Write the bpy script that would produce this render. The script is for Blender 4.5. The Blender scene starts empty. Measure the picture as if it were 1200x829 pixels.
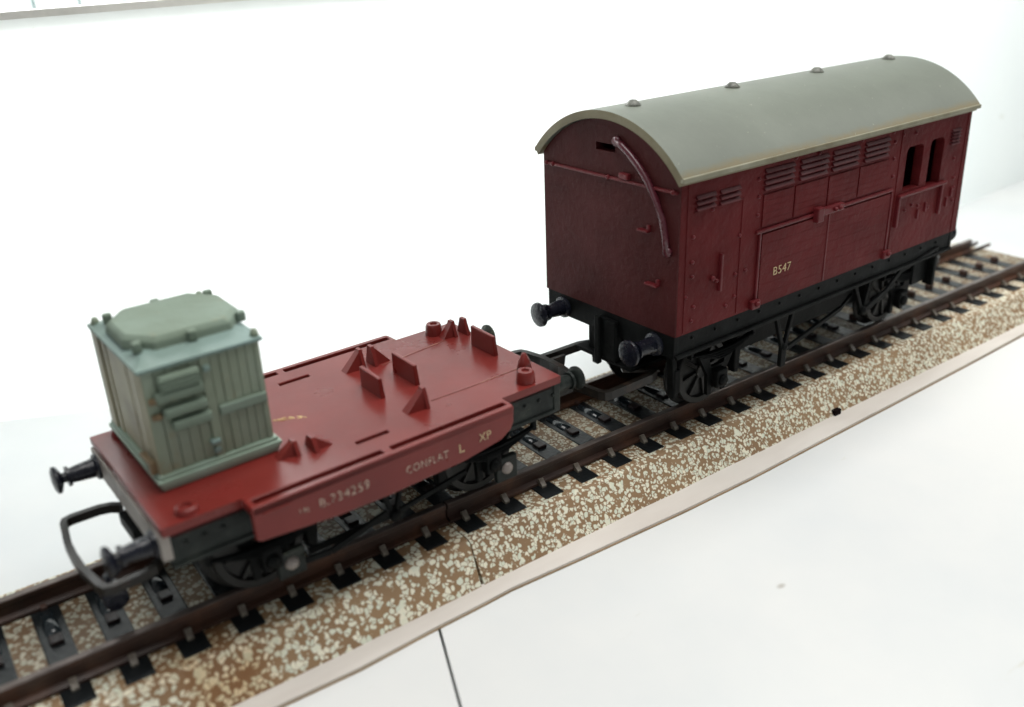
import bpy, bmesh, math, random
from mathutils import Vector, Matrix
from mathutils.geometry import tessellate_polygon
random.seed(7)
S = 0.01                                   # one millimetre of the models in Blender units
sc = bpy.context.scene
col = sc.collection
R = math.radians

# ------------------------------------------------------------------ materials
def nodes(name):
    m = bpy.data.materials.new(name); m.use_nodes = True
    nt = m.node_tree
    return m, nt, nt.nodes['Principled BSDF'], nt.links.new

def tex_coord(nt, scale=1.0):
    tc = nt.nodes.new('ShaderNodeTexCoord'); mp = nt.nodes.new('ShaderNodeMapping')
    mp.inputs['Scale'].default_value = (scale,)*3 if not isinstance(scale, tuple) else scale
    nt.links.new(tc.outputs['Object'], mp.inputs['Vector'])
    return mp.outputs['Vector']

def ramp(nt, fac, stops):
    r = nt.nodes.new('ShaderNodeValToRGB'); el = r.color_ramp.elements
    while len(el) < len(stops): el.new(0.5)
    for e, (p, c) in zip(el, stops):
        e.position = p; e.color = (*c, 1) if len(c) == 3 else c
    nt.links.new(fac, r.inputs['Fac'])
    return r.outputs['Color']

def noise(nt, vec, scale, detail=4, rough=0.55, dist=0.0):
    n = nt.nodes.new('ShaderNodeTexNoise')
    n.inputs['Scale'].default_value = scale; n.inputs['Detail'].default_value = detail
    n.inputs['Roughness'].default_value = rough; n.inputs['Distortion'].default_value = dist
    nt.links.new(vec, n.inputs['Vector'])
    return n.outputs['Fac']

def mixc(nt, fac, a, b, mode='MIX'):
    m = nt.nodes.new('ShaderNodeMix'); m.data_type = 'RGBA'; m.blend_type = mode
    for sock, v in ((m.inputs[0], fac), (m.inputs[6], a), (m.inputs[7], b)):
        if hasattr(v, 'node'): nt.links.new(v, sock)
        elif isinstance(v, (int, float)): sock.default_value = v
        else: sock.default_value = (*v, 1)
    return m.outputs[2]

def bump(nt, bs, h, strength, dist):
    b = nt.nodes.new('ShaderNodeBump'); b.inputs['Strength'].default_value = strength
    b.inputs['Distance'].default_value = dist*S
    nt.links.new(h, b.inputs['Height']); nt.links.new(b.outputs['Normal'], bs.inputs['Normal'])
    return b

def paint(name, base, dark=None, light=None, rough=0.4, bscale=60, bdist=0.15, bstr=0.5, nscale=12, dirt=None, spec=0.5,
          dirt_lo=0.58, dirt_hi=0.72, dirt_scale=30):
    m, nt, bs, link = nodes(name)
    v = tex_coord(nt)
    n1 = noise(nt, v, nscale, 6, 0.6)
    dark = dark or tuple(c*0.75 for c in base); light = light or tuple(min(1, c*1.22+0.003) for c in base)
    c = ramp(nt, n1, [(0.3, dark), (0.5, base), (0.72, light)])
    if dirt:
        n2 = noise(nt, v, dirt_scale, 5, 0.7)
        f = ramp(nt, n2, [(dirt_lo, (0, 0, 0)), (dirt_hi, (1, 1, 1))])
        c = mixc(nt, f, c, dirt)
    link(c, bs.inputs['Base Color'])
    n3 = noise(nt, v, bscale, 3, 0.6)
    bump(nt, bs, n3, bstr, bdist)
    rr = nt.nodes.new('ShaderNodeMapRange'); rr.inputs['To Min'].default_value = rough-0.08; rr.inputs['To Max'].default_value = rough+0.12
    link(noise(nt, v, nscale*2.3, 4), rr.inputs['Value']); link(rr.outputs[0], bs.inputs['Roughness'])
    bs.inputs['Specular IOR Level'].default_value = spec
    return m

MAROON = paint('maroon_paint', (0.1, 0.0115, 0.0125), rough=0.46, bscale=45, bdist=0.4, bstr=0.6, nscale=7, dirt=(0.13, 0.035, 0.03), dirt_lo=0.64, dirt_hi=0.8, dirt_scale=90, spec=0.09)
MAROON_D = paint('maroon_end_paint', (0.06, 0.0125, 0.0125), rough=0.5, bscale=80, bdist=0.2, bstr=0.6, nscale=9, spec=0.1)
MAROON_T = paint('maroon_trim_paint', (0.112, 0.012, 0.015), rough=0.38, bscale=55, bdist=0.25, bstr=0.5, nscale=14, spec=0.25)
RED = paint('red_plastic', (0.155, 0.018, 0.0145), rough=0.28, bscale=45, bdist=0.03, bstr=0.4, nscale=5, dirt=(0.165, 0.028, 0.022), dirt_lo=0.55, dirt_hi=0.85, dirt_scale=14, spec=0.34)
SCUFF = paint('scuffed_red_plastic', (0.26, 0.1, 0.08), dark=(0.15, 0.03, 0.025), light=(0.45, 0.27, 0.2), rough=0.45, nscale=30)
RED_IN = paint('shaded_red_recess', (0.11, 0.01, 0.009), rough=0.5, spec=0.15)  # darker copy of the red, the shade of the deck slots put into the colour
BLACK = paint('black_underframe_plastic', (0.004, 0.0045, 0.0045), rough=0.5, bscale=70, bdist=0.15, dirt=(0.009, 0.011, 0.0105), dirt_lo=0.5, dirt_hi=0.8, spec=0.08)
BLACK_G = paint('glossy_black_paint', (0.007, 0.008, 0.014), rough=0.24, bscale=70, bdist=0.3, bstr=0.7, nscale=20, spec=0.4)
WHEELM = paint('dark_wheel_metal', (0.01, 0.01, 0.009), rough=0.4, bscale=80, bdist=0.06, spec=0.25)
GREYB = paint('worn_grey_black_plastic', (0.016, 0.02, 0.018), dark=(0.008, 0.01, 0.009), light=(0.045, 0.05, 0.042), rough=0.42, bscale=60, bdist=0.2, nscale=25, dirt=(0.15, 0.15, 0.09), dirt_lo=0.66, dirt_hi=0.76, dirt_scale=24, spec=0.18)
BEAM = paint('worn_grey_beam', (0.27, 0.24, 0.215), dark=(0.14, 0.12, 0.1), light=(0.34, 0.31, 0.28), rough=0.5, nscale=22)
COUP = paint('worn_coupling_metal', (0.013, 0.011, 0.009), rough=0.35, bscale=60, bdist=0.1, nscale=18, dirt=(0.05, 0.03, 0.02), dirt_lo=0.55, dirt_hi=0.75, spec=0.25)
STUD = paint('bright_steel_stud', (0.22, 0.19, 0.17), rough=0.25, bscale=60, bdist=0.02)
INT = paint('dark_interior', (0.006, 0.003, 0.003), rough=0.9, spec=0.05)  # near-black so the inside of the van reads as shaded
LOUV = paint('shaded_louvre_maroon', (0.075, 0.0085, 0.011), rough=0.45, bscale=55, bdist=0.2, bstr=0.5, nscale=14, spec=0.15)  # maroon darkened for the louvres, their shadows put into the colour
PIPE = paint('maroon_gloss_pipe', (0.08, 0.014, 0.022), rough=0.25, bscale=50, bdist=0.08, nscale=14, spec=0.6)
GREEN = paint('grey_green_plastic', (0.19, 0.23, 0.165), dark=(0.145, 0.175, 0.12), light=(0.225, 0.28, 0.22), rough=0.42, bscale=60, bdist=0.12, nscale=7,
              dirt=(0.21, 0.16, 0.075), dirt_lo=0.6, dirt_hi=0.8, dirt_scale=18)
GREEN_L = paint('pale_grey_green_plastic', (0.175, 0.245, 0.22), dark=(0.145, 0.2, 0.17), light=(0.205, 0.29, 0.275), spec=0.25, rough=0.6, bscale=60, bdist=0.1, nscale=6)
GREEN_H = paint('dusty_green_plastic', (0.16, 0.205, 0.16), dark=(0.13, 0.165, 0.12), light=(0.2, 0.255, 0.21), rough=0.75, spec=0.15, bscale=40, bdist=0.3, nscale=6, dirt=(0.19, 0.17, 0.1), dirt_lo=0.62, dirt_hi=0.8)
GREEN_S = paint('highlit_skirt_plastic', (0.25, 0.33, 0.26), dark=(0.2, 0.26, 0.2), light=(0.29, 0.39, 0.33), rough=0.45, bscale=50, bdist=0.1, nscale=8)  # lightened green, the highlight along the skirt put into the colour
GREEN_E = paint('tan_end_plastic', (0.3, 0.28, 0.19), dark=(0.18, 0.165, 0.115), light=(0.36, 0.34, 0.24), rough=0.5, bscale=50, bdist=0.12, nscale=9)  # lighter, warmer tan than the near face
BRASSY = paint('rusty_bracket', (0.16, 0.11, 0.055), rough=0.5, nscale=25)
CRUST = paint('dried_glue', (0.5, 0.36, 0.17), dark=(0.3, 0.14, 0.06), rough=0.6, nscale=40, bdist=0.1)
RIM = paint('grey_panel_rim', (0.72, 0.71, 0.66), rough=0.7, nscale=4)
STRIP = None

def mat_roof():
    m, nt, bs, link = nodes('grey_roof_paint')
    v = tex_coord(nt)
    base = ramp(nt, noise(nt, v, 4, 6, 0.65), [(0.3, (0.108, 0.12, 0.097)), (0.55, (0.132, 0.147, 0.118)), (0.75, (0.156, 0.172, 0.14))])
    # olive grime settled along the two eaves (a stain with its own ragged edge)
    sx = nt.nodes.new('ShaderNodeSeparateXYZ'); tc = nt.nodes.new('ShaderNodeTexCoord'); link(tc.outputs['Object'], sx.inputs[0])
    z = nt.nodes.new('ShaderNodeMapRange'); z.inputs['From Min'].default_value = 44.6*S; z.inputs['From Max'].default_value = 42.4*S
    link(sx.outputs['Z'], z.inputs['Value'])
    n = noise(nt, tex_coord(nt, (0.6, 1.0, 1.0)), 22, 6, 0.75)
    mul = nt.nodes.new('ShaderNodeMath'); mul.operation = 'MULTIPLY'; link(z.outputs[0], mul.inputs[0]); link(n, mul.inputs[1])
    f = ramp(nt, mul.outputs[0], [(0.2, (0, 0, 0)), (0.42, (1, 1, 1))])
    base = mixc(nt, f, base, (0.15, 0.125, 0.065))
    sp = ramp(nt, noise(nt, v, 120, 3, 0.7), [(0.68, (0, 0, 0)), (0.78, (1, 1, 1))])
    base = mixc(nt, sp, base, (0.33, 0.33, 0.27))
    link(base, bs.inputs['Base Color'])
    bs.inputs['Roughness'].default_value = 0.48; bs.inputs['Specular IOR Level'].default_value = 0.4
    bump(nt, bs, noise(nt, v, 50, 3), 0.4, 0.06)
    return m
ROOF = mat_roof()
ROOF_E = paint('olive_roof_edge', (0.16, 0.14, 0.075), dark=(0.12, 0.1, 0.05), light=(0.21, 0.19, 0.12), rough=0.5, bscale=60, bdist=0.1, nscale=14)
VENT = paint('worn_ventilator', (0.1, 0.105, 0.085), dark=(0.03, 0.03, 0.025), light=(0.22, 0.22, 0.19), rough=0.45, nscale=70, bscale=90, bdist=0.4)

def mat_ballast(seed, s1):
    m, nt, bs, link = nodes('printed_ballast')
    tc = nt.nodes.new('ShaderNodeTexCoord'); mp = nt.nodes.new('ShaderNodeMapping')
    mp.inputs['Location'].default_value = (seed, seed*2.1, 0)
    link(tc.outputs['Object'], mp.inputs['Vector']); v = mp.outputs['Vector']
    nz = nt.nodes.new('ShaderNodeTexNoise'); nz.inputs['Scale'].default_value = s1*0.75; nz.inputs['Detail'].default_value = 1
    link(v, nz.inputs['Vector'])
    off = nt.nodes.new('ShaderNodeVectorMath'); off.operation = 'SUBTRACT'; off.inputs[1].default_value = (0.5, 0.5, 0.5); link(nz.outputs['Color'], off.inputs[0])
    sc_ = nt.nodes.new('ShaderNodeVectorMath'); sc_.operation = 'SCALE'; sc_.inputs['Scale'].default_value = 1.5/s1; link(off.outputs[0], sc_.inputs[0])
    add = nt.nodes.new('ShaderNodeVectorMath'); add.operation = 'ADD'; link(v, add.inputs[0]); link(sc_.outputs[0], add.inputs[1])
    vo = nt.nodes.new('ShaderNodeTexVoronoi'); vo.inputs['Scale'].default_value = s1; link(add.outputs[0], vo.inputs['Vector'])
    ve = nt.nodes.new('ShaderNodeTexVoronoi'); ve.feature = 'DISTANCE_TO_EDGE'; ve.inputs['Scale'].default_value = s1; link(add.outputs[0], ve.inputs['Vector'])
    sep = nt.nodes.new('ShaderNodeSeparateColor'); link(vo.outputs['Color'], sep.inputs[0])
    def math_(op, a, b):
        m_ = nt.nodes.new('ShaderNodeMath'); m_.operation = op
        for k_, q in enumerate((a, b)):
            if hasattr(q, 'node'): link(q, m_.inputs[k_])
            else: m_.inputs[k_].default_value = q
        return m_.outputs[0]
    # every fleck has its own radius, and never quite touches its neighbour
    mr = nt.nodes.new('ShaderNodeMapRange'); mr.inputs['To Min'].default_value = 0.33; mr.inputs['To Max'].default_value = 0.62
    link(sep.outputs[0], mr.inputs['Value'])
    rough_ = math_('MULTIPLY', math_('SUBTRACT', noise(nt, v, s1*1.1, 2, 0.5), 0.5), 0.4)
    ins = math_('ADD', math_('SUBTRACT', mr.outputs[0], vo.outputs['Distance']), rough_)
    edg = math_('ADD', math_('MULTIPLY', math_('SUBTRACT', ve.outputs['Distance'], 0.04), 1.4), math_('MULTIPLY', rough_, 0.3))
    vb = nt.nodes.new('ShaderNodeTexVoronoi'); vb.inputs['Scale'].default_value = s1*0.42; link(add.outputs[0], vb.inputs['Vector'])
    sb_ = nt.nodes.new('ShaderNodeSeparateColor'); link(vb.outputs['Color'], sb_.inputs[0])
    big = math_('ADD', math_('SUBTRACT', math_('MULTIPLY', math_('GREATER_THAN', sb_.outputs[0], 0.8), 0.36), vb.outputs['Distance']), rough_)
    f = ramp(nt, math_('ADD', math_('MAXIMUM', math_('MINIMUM', ins, edg), big), 0.5), [(0.455, (0, 0, 0)), (0.56, (1, 1, 1))])
    brown = ramp(nt, noise(nt, v, 7, 4), [(0.3, (0.22, 0.13, 0.065)), (0.7, (0.31, 0.2, 0.105))])
    cream = mixc(nt, sep.outputs[1], (0.62, 0.65, 0.53), (0.78, 0.74, 0.59))
    c = mixc(nt, f, brown, cream)
    st = ramp(nt, noise(nt, v, 3.2, 4), [(0.6, (0, 0, 0)), (0.75, (1, 1, 1))])
    c = mixc(nt, st, c, (0.75, 0.5, 0.25), 'MULTIPLY')
    # grime between the rails, with the shade under the wagons painted in
    sx = nt.nodes.new('ShaderNodeSeparateXYZ'); link(tc.outputs['Object'], sx.inputs[0])
    ab = nt.nodes.new('ShaderNodeMath'); ab.operation = 'ABSOLUTE'; link(sx.outputs['Y'], ab.inputs[0])
    g = nt.nodes.new('ShaderNodeMapRange'); g.inputs['From Min'].default_value = 11.5*S; g.inputs['From Max'].default_value = 8.0*S; link(ab.outputs[0], g.inputs['Value'])
    gm = nt.nodes.new('ShaderNodeMath'); gm.operation = 'MULTIPLY'; link(g.outputs[0], gm.inputs[0]); link(noise(nt, v, 6, 4), gm.inputs[1])
    c = mixc(nt, gm.outputs[0], c, (0.12, 0.09, 0.06), 'MULTIPLY')
    link(c, bs.inputs['Base Color']); bs.inputs['Roughness'].default_value = 0.6
    bump(nt, bs, f, 0.35, 0.06)
    return m
BALLAST = mat_ballast(0.37, 150.0)
BALLAST_L = mat_ballast(1.9, 118.0)
SLEEPER = paint('black_sleeper', (0.009, 0.011, 0.012), rough=0.3, bscale=60, bdist=0.25, nscale=20, dirt=(0.04, 0.044, 0.04), dirt_lo=0.62, dirt_hi=0.8, dirt_scale=50, spec=0.3)
RAIL = paint('rusty_rail', (0.045, 0.022, 0.015), dark=(0.018, 0.011, 0.009), light=(0.11, 0.045, 0.022), rough=0.4, bscale=50, bdist=0.1, nscale=9, spec=0.35)
SLEEPER_G = paint('glossy_black_ridge', (0.012, 0.017, 0.02), rough=0.12, bscale=60, bdist=0.06, nscale=20, spec=0.6)
SOCKET = paint('stud_hole_shade', (0.012, 0.006, 0.006), rough=0.35, spec=0.3)  # very dark, the shade of the sleeper holes put into the colour
RAILTOP = paint('worn_rail_head', (0.11, 0.085, 0.075), dark=(0.05, 0.035, 0.03), light=(0.2, 0.17, 0.15), rough=0.3, bscale=60, bdist=0.06, nscale=16, spec=0.6)
RAILTOP.node_tree.nodes['Principled BSDF'].inputs['Metallic'].default_value = 0.5
CHAIR = paint('pale_rail_clip', (0.11, 0.09, 0.07), dark=(0.05, 0.04, 0.03), light=(0.22, 0.2, 0.16), rough=0.45, nscale=50)
POST = paint('brown_centre_stud', (0.05, 0.025, 0.018), rough=0.5, nscale=30)

def mat_white(name, tone, blotch, scale):
    m, nt, bs, link = nodes(name)
    v = tex_coord(nt)
    c = ramp(nt, noise(nt, v, 0.9, 6, 0.6), [(0.35, blotch), (0.6, tone)])
    wv = tex_coord(nt, (0.35, 1.3, 1.0))
    sc1 = ramp(nt, noise(nt, wv, scale, 6, 0.75, 0.5), [(0.655, (0, 0, 0)), (0.72, (1, 1, 1))])
    c = mixc(nt, sc1, c, tuple(t*k for t, k in zip(tone, (0.86, 0.85, 0.8))))
    vo = nt.nodes.new('ShaderNodeTexVoronoi'); vo.inputs['Scale'].default_value = 5.5; link(tex_coord(nt, (0.7, 1.2, 1.0)), vo.inputs['Vector'])
    sepv = nt.nodes.new('ShaderNodeSeparateColor'); link(vo.outputs['Color'], sepv.inputs[0])
    gate = nt.nodes.new('ShaderNodeMath'); gate.operation = 'GREATER_THAN'; gate.inputs[1].default_value = 0.62; link(sepv.outputs[0], gate.inputs[0])
    sp0 = ramp(nt, vo.outputs['Distance'], [(0.022, (1, 1, 1)), (0.045, (0, 0, 0))])
    sp = nt.nodes.new('ShaderNodeMath'); sp.operation = 'MULTIPLY'; link(sp0, sp.inputs[0]); link(gate.outputs[0], sp.inputs[1]); sp = sp.outputs[0]
    c = mixc(nt, sp, c, (0.42, 0.4, 0.36))
    link(c, bs.inputs['Base Color']); bs.inputs['Roughness'].default_value = 0.55
    bump(nt, bs, noise(nt, v, 8, 5), 0.12, 0.2)
    return m
TABLE = mat_white('white_board', (0.71, 0.715, 0.7), (0.61, 0.64, 0.65), 9)
PANEL = mat_white('white_card_panel', (0.88, 0.895, 0.885), (0.85, 0.875, 0.87), 7)
def see_light_through(m, f):               # card made translucent so the added lamp behind it brightens it
    nt = m.node_tree; bs = nt.nodes['Principled BSDF']; out = nt.nodes['Material Output']
    tr = nt.nodes.new('ShaderNodeBsdfTranslucent'); mx = nt.nodes.new('ShaderNodeMixShader'); mx.inputs[0].default_value = f
    nt.links.new(bs.inputs['Base Color'].links[0].from_socket, tr.inputs['Color'])
    nt.links.new(bs.outputs[0], mx.inputs[1]); nt.links.new(tr.outputs[0], mx.inputs[2]); nt.links.new(mx.outputs[0], out.inputs['Surface'])
see_light_through(PANEL, 0.55)

def mat_strip():
    m, nt, bs, link = nodes('pale_strip')
    v = tex_coord(nt)
    c = ramp(nt, noise(nt, tex_coord(nt, (0.25, 1, 1)), 14, 5), [(0.3, (0.58, 0.53, 0.48)), (0.7, (0.7, 0.66, 0.61))])
    link(c, bs.inputs['Base Color']); bs.inputs['Roughness'].default_value = 0.6
    return m
STRIP = mat_strip()
STRIP_E = paint('brown_strip_edge', (0.3, 0.21, 0.12), rough=0.7)

def mat_tiles():
    m, nt, bs, link = nodes('white_tiles')
    link(ramp(nt, noise(nt, tex_coord(nt), 2), [(0.3, (0.84, 0.9, 0.9)), (0.7, (0.88, 0.93, 0.93))]), bs.inputs['Base Color'])
    bs.inputs['Roughness'].default_value = 0.25
    return m
TILES = mat_tiles()
GROUT = paint('teal_joint', (0.07, 0.16, 0.16), rough=0.7)

def mat_letter(name, rgb, wear, sc_=160):
    m, nt, bs, link = nodes(name)
    bs.inputs['Base Color'].default_value = (*rgb, 1); bs.inputs['Roughness'].default_value = 0.6
    a = ramp(nt, noise(nt, tex_coord(nt), sc_, 3, 0.7), [(wear-0.07, (0, 0, 0)), (wear+0.07, (1, 1, 1))])
    link(a, bs.inputs['Alpha'])
    return m
LETTER = mat_letter('cream_lettering', (0.55, 0.42, 0.24), 0.36)
LETTER_W = mat_letter('worn_cream_lettering', (0.5, 0.38, 0.3), 0.45, 120)

# ------------------------------------------------------------------ mesh helpers (all sizes in mm)
class MB:
    def __init__(self): self.bm = bmesh.new()
    def box(self, x0, x1, y0, y1, z0, z1, bev=0.12, mi=0):
        bm = self.bm
        vs = [bm.verts.new((x, y, z)) for x in (x0, x1) for y in (y0, y1) for z in (z0, z1)]
        fs = [bm.faces.new([vs[i] for i in f]) for f in ((0, 1, 3, 2), (4, 6, 7, 5), (0, 4, 5, 1), (2, 3, 7, 6), (0, 2, 6, 4), (1, 5, 7, 3))]
        for f in fs: f.material_index = mi
        bev = min(bev, 0.3*min(abs(x1-x0), abs(y1-y0), abs(z1-z0)))
        if bev > 0.01:
            es = list({e for f in fs for e in f.edges})
            bmesh.ops.bevel(bm, geom=es, offset=bev, segments=2, affect='EDGES', profile=0.6)
        return self
    def hexa(self, pts, bev=0.0):          # 8 corners, order as in box
        bm = self.bm
        vs = [bm.verts.new(p) for p in pts]
        fs = [bm.faces.new([vs[i] for i in f]) for f in ((0, 1, 3, 2), (4, 6, 7, 5), (0, 4, 5, 1), (2, 3, 7, 6), (0, 2, 6, 4), (1, 5, 7, 3))]
        if bev: bmesh.ops.bevel(bm, geom=list({e for f in fs for e in f.edges}), offset=bev, segments=2, affect='EDGES', profile=0.6)
        return self
    def plate(self, outer, holes, t0, t1, axis, mi=0):
        """flat plate with holes; outline in the plane across axis, thickness from t0 to t1"""
        def mp(a, b, t): return {'x': (t, a, b), 'y': (a, t, b), 'z': (a, b, t)}[axis]
        loops = [outer] + list(holes)
        flat = [q for l in loops for q in l]
        tris = tessellate_polygon([[Vector((a, b, 0)) for a, b in l] for l in loops])
        bm = self.bm
        A = [bm.verts.new(mp(a, b, t0)) for a, b in flat]; B = [bm.verts.new(mp(a, b, t1)) for a, b in flat]
        for t in tris:
            for V in (A, B):
                try: bm.faces.new([V[i] for i in t]).material_index = mi
                except ValueError: pass
        k = 0
        for l in loops:
            n = len(l)
            for i in range(n):
                j = (i+1) % n
                bm.faces.new((A[k+i], A[k+j], B[k+j], B[k+i])).material_index = mi
            k += n
        bmesh.ops.dissolve_limit(bm, angle_limit=0.001, verts=A+B, edges=list({e for v in A+B for e in v.link_edges}))
        return self
    def lathe(self, c, axis, prof, n=24, mi=0):
        """prof: list of (distance along axis, radius)"""
        bm = self.bm; rings = []
        ax = Vector(axis).normalized(); u = ax.orthogonal().normalized(); w = ax.cross(u)
        c = Vector(c)
        for d, r in prof:
            if r < 1e-6: rings.append([bm.verts.new(c+ax*d)])
            else: rings.append([bm.verts.new(c+ax*d+(u*math.cos(2*math.pi*i/n)+w*math.sin(2*math.pi*i/n))*r) for i in range(n)])
        for a, b in zip(rings, rings[1:]):
            for i in range(n):
                j = (i+1) % n
                if len(a) == 1 and len(b) == 1: continue
                if len(a) == 1: f = bm.faces.new((a[0], b[i], b[j]))
                elif len(b) == 1: f = bm.faces.new((a[i], b[0], a[j]))
                else: f = bm.faces.new((a[i], b[i], b[j], a[j]))
                f.smooth = True; f.material_index = mi
        for rg, rev in ((rings[0], False), (rings[-1], True)):
            if len(rg) > 1: bm.faces.new(rg if not rev else rg[::-1]).material_index = mi
        return self
    def tube(self, pts, r, n=10, flat=None, square=False):
        pts = [Vector(p) for p in pts]; bm = self.bm; rings = []
        for i, p in enumerate(pts):
            t = (pts[min(i+1, len(pts)-1)]-pts[max(i-1, 0)]).normalized()
            ref = Vector((0, 0, 1)) if abs(t.z) < 0.9 else Vector((1, 0, 0))
            a = t.cross(ref).normalized(); b = a.cross(t)
            rr = r[i] if isinstance(r, (list, tuple)) else r
            ra, rb = (rr, rr) if flat is None else flat
            ph = 0
            if square: n = 4; ph = math.pi/4; ra *= 1.2; rb *= 1.2
            rings.append([bm.verts.new(p+a*math.cos(2*math.pi*k/n+ph)*ra+b*math.sin(2*math.pi*k/n+ph)*rb) for k in range(n)])
        for a, b in zip(rings, rings[1:]):
            for k in range(n):
                j = (k+1) % n
                bm.faces.new((a[k], b[k], b[j], a[j])).smooth = not square
        bm.faces.new(rings[0]); bm.faces.new(rings[-1][::-1])
        return self
    def bar(self, p, q, w, h, side=(0, 1, 0)):
        """rectangular bar from p to q; w measured along side, h across"""
        p, q = Vector(p), Vector(q); t = (q-p).normalized(); s = Vector(side); s = (s-t*s.dot(t)).normalized(); o = t.cross(s)
        pts = []
        for P in (p, q):
            for a in (-1, 1):
                for b in (-1, 1): pts.append(P+s*a*w/2+o*b*h/2)
        return self.hexa(pts, min(w, h)*0.2)
    def build(self, name, mat, parent=None, smooth=None):
        bm = self.bm
        bmesh.ops.recalc_face_normals(bm, faces=bm.faces)
        for v in bm.verts: v.co *= S
        me = bpy.data.meshes.new(name); bm.to_mesh(me); bm.free()
        for m in (mat if isinstance(mat, (list, tuple)) else [mat]): me.materials.append(m)
        if smooth is not None:
            for p in me.polygons: p.use_smooth = True
            try: me.set_sharp_from_angle(angle=R(smooth))
            except Exception: pass
        o = bpy.data.objects.new(name, me); col.objects.link(o)
        if parent: o.parent = parent
        return o

def tag(o, label=None, cat=None, group=None, kind=None):
    for k, v in (('label', label), ('category', cat), ('group', group), ('kind', kind)):
        if v: o[k] = v
    return o
def thing(name, loc, rz, label, cat, group=None):
    o = bpy.data.objects.new(name, None); col.objects.link(o); o.empty_display_size = 0.05
    o.location = [c*S for c in loc]; o.rotation_euler = (0, 0, rz)
    return tag(o, label, cat, group)
def dup(o, parent, loc=None, rz=None):
    c = o.copy(); col.objects.link(c); c.parent = parent
    if loc is not None: c.location = [q*S for q in loc]
    if rz is not None: c.rotation_euler = (0, 0, rz)
    for ch in [x for x in bpy.data.objects if x.parent == o]: dup(ch, c)
    return c
def text(name, s, size, loc, mat, parent, sx=1.0, space=1.0, depth=0.04):
    cu = bpy.data.curves.new(name, 'FONT'); cu.body = s; cu.size = size*S; cu.extrude = depth*S; cu.space_character = space
    cu.align_x = 'LEFT'; cu.materials.append(mat); cu.offset = -0.012*S*size
    tmp = bpy.data.objects.new(name+'_source', cu); col.objects.link(tmp); bpy.context.view_layer.update()
    me = bpy.data.meshes.new_from_object(tmp.evaluated_get(bpy.context.evaluated_depsgraph_get())); bpy.data.objects.remove(tmp)
    me.materials.clear(); me.materials.append(mat); me.name = name
    o = bpy.data.objects.new(name, me); col.objects.link(o); o.parent = parent
    o.location = [c*S for c in loc]; o.rotation_euler = (R(90), 0, 0); o.scale = (sx, 1, 1)
    return o

# ------------------------------------------------------------------ setting
ZT = -9.0
# the two boards that make the white table, with the thin open joint between them
jd = Vector((24.66-29.65, -34.91+22.27)).normalized()          # direction of the joint towards the camera
def jx(y, off): return 29.65+off+jd.x/jd.y*(y+22.27)
def board(name, pts, lab):
    b = MB(); b.plate(pts, [], ZT-6, ZT, 'z')
    o = b.build(name, TABLE); tag(o, lab, None, None, 'structure'); return o
board('tabletop', [(jx(-260, -0.32), -260), (jx(-19.0, -0.22), -19.0), (-420, -19.0), (-420, -260)], 'white board left of the thin dark joint')
board('tabletop', [(jx(-260, 0.32), -260), (620, -260), (620, 520), (-420, 520), (-420, -18.95), (jx(-18.95, 0.2), -18.95)], 'white board that the track lies on')
fl = MB(); fl.box(-420, 620, -260, 520, ZT-9, ZT-6.5, 0); tag(fl.build('ground', INT), 'dark underside seen through the joint', None, None, 'structure')

# white card panel standing behind the track, a slightly bent sheet with a grey top rim
base = [(-150, 148), (-60, 108), (-7, 84), (20, 71.5), (50, 58), (77, 45.5), (94, 39.0), (112, 35.5), (140, 35), (200, 38), (330, 48)]
def offs(pts, d):
    out = []
    for i, p in enumerate(pts):
        a = Vector(pts[max(i-1, 0)]); b = Vector(pts[min(i+1, len(pts)-1)]); t = (b-a).normalized()
        out.append((p[0]-t.y*d, p[1]+t.x*d))
    return out
TH = 4.5
ring = base + offs(base, TH)[::-1]
pt = thing('backdrop_panel', (0, 0, 0), 0, 'white card panel with grey top rim standing behind the train', 'panel')
b = MB(); bm = b.bm
lo_ = [bm.verts.new((x, y, ZT+0.02)) for x, y in base]; ztp = lambda x: 64.4+max(-1.5, min(3.2, (x+7)*0.032))
hi_ = [bm.verts.new((x, y, ztp(x))) for x, y in base]
for i in range(len(base)-1): bm.faces.new((lo_[i], lo_[i+1], hi_[i+1], hi_[i])).smooth = True
b.build('panel_sheet', PANEL, pt)
ring2 = offs(base, -0.25) + offs(base, TH+0.25)[::-1]
b = MB(); b.plate(ring2, [], 0, 1.2, 'z')
for v_ in b.bm.verts: v_.co.z += ztp(v_.co.x)
b.build('top_rim', RIM, pt)

# tiled wall beyond the panel
wd = (Vector(base[4])-Vector(base[2])).normalized(); wn = Vector((-wd.y, wd.x))
wo = Vector(base[2])+wn*150
wall = thing('wall', (wo.x, wo.y, ZT), math.atan2(wd.y, wd.x), 'white wall with thin dark joints beyond the panel', 'wall'); wall['kind'] = 'structure'
TP = 13.5
b = MB(); b.box(-500, 700, 1.2, 8, 0, 330, 0); b.build('wall_face', GROUT, wall)
b = MB()
for i in range(-30, 46):
    for k in range(0, 3):
        b.box(i*TP+0.5-1.6, (i+1)*TP-0.5-1.6, 0, 1.6, k*110+0.3, (k+1)*110-0.3, 0.2)
b.build('wall_tiles', TILES, wall)

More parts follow.
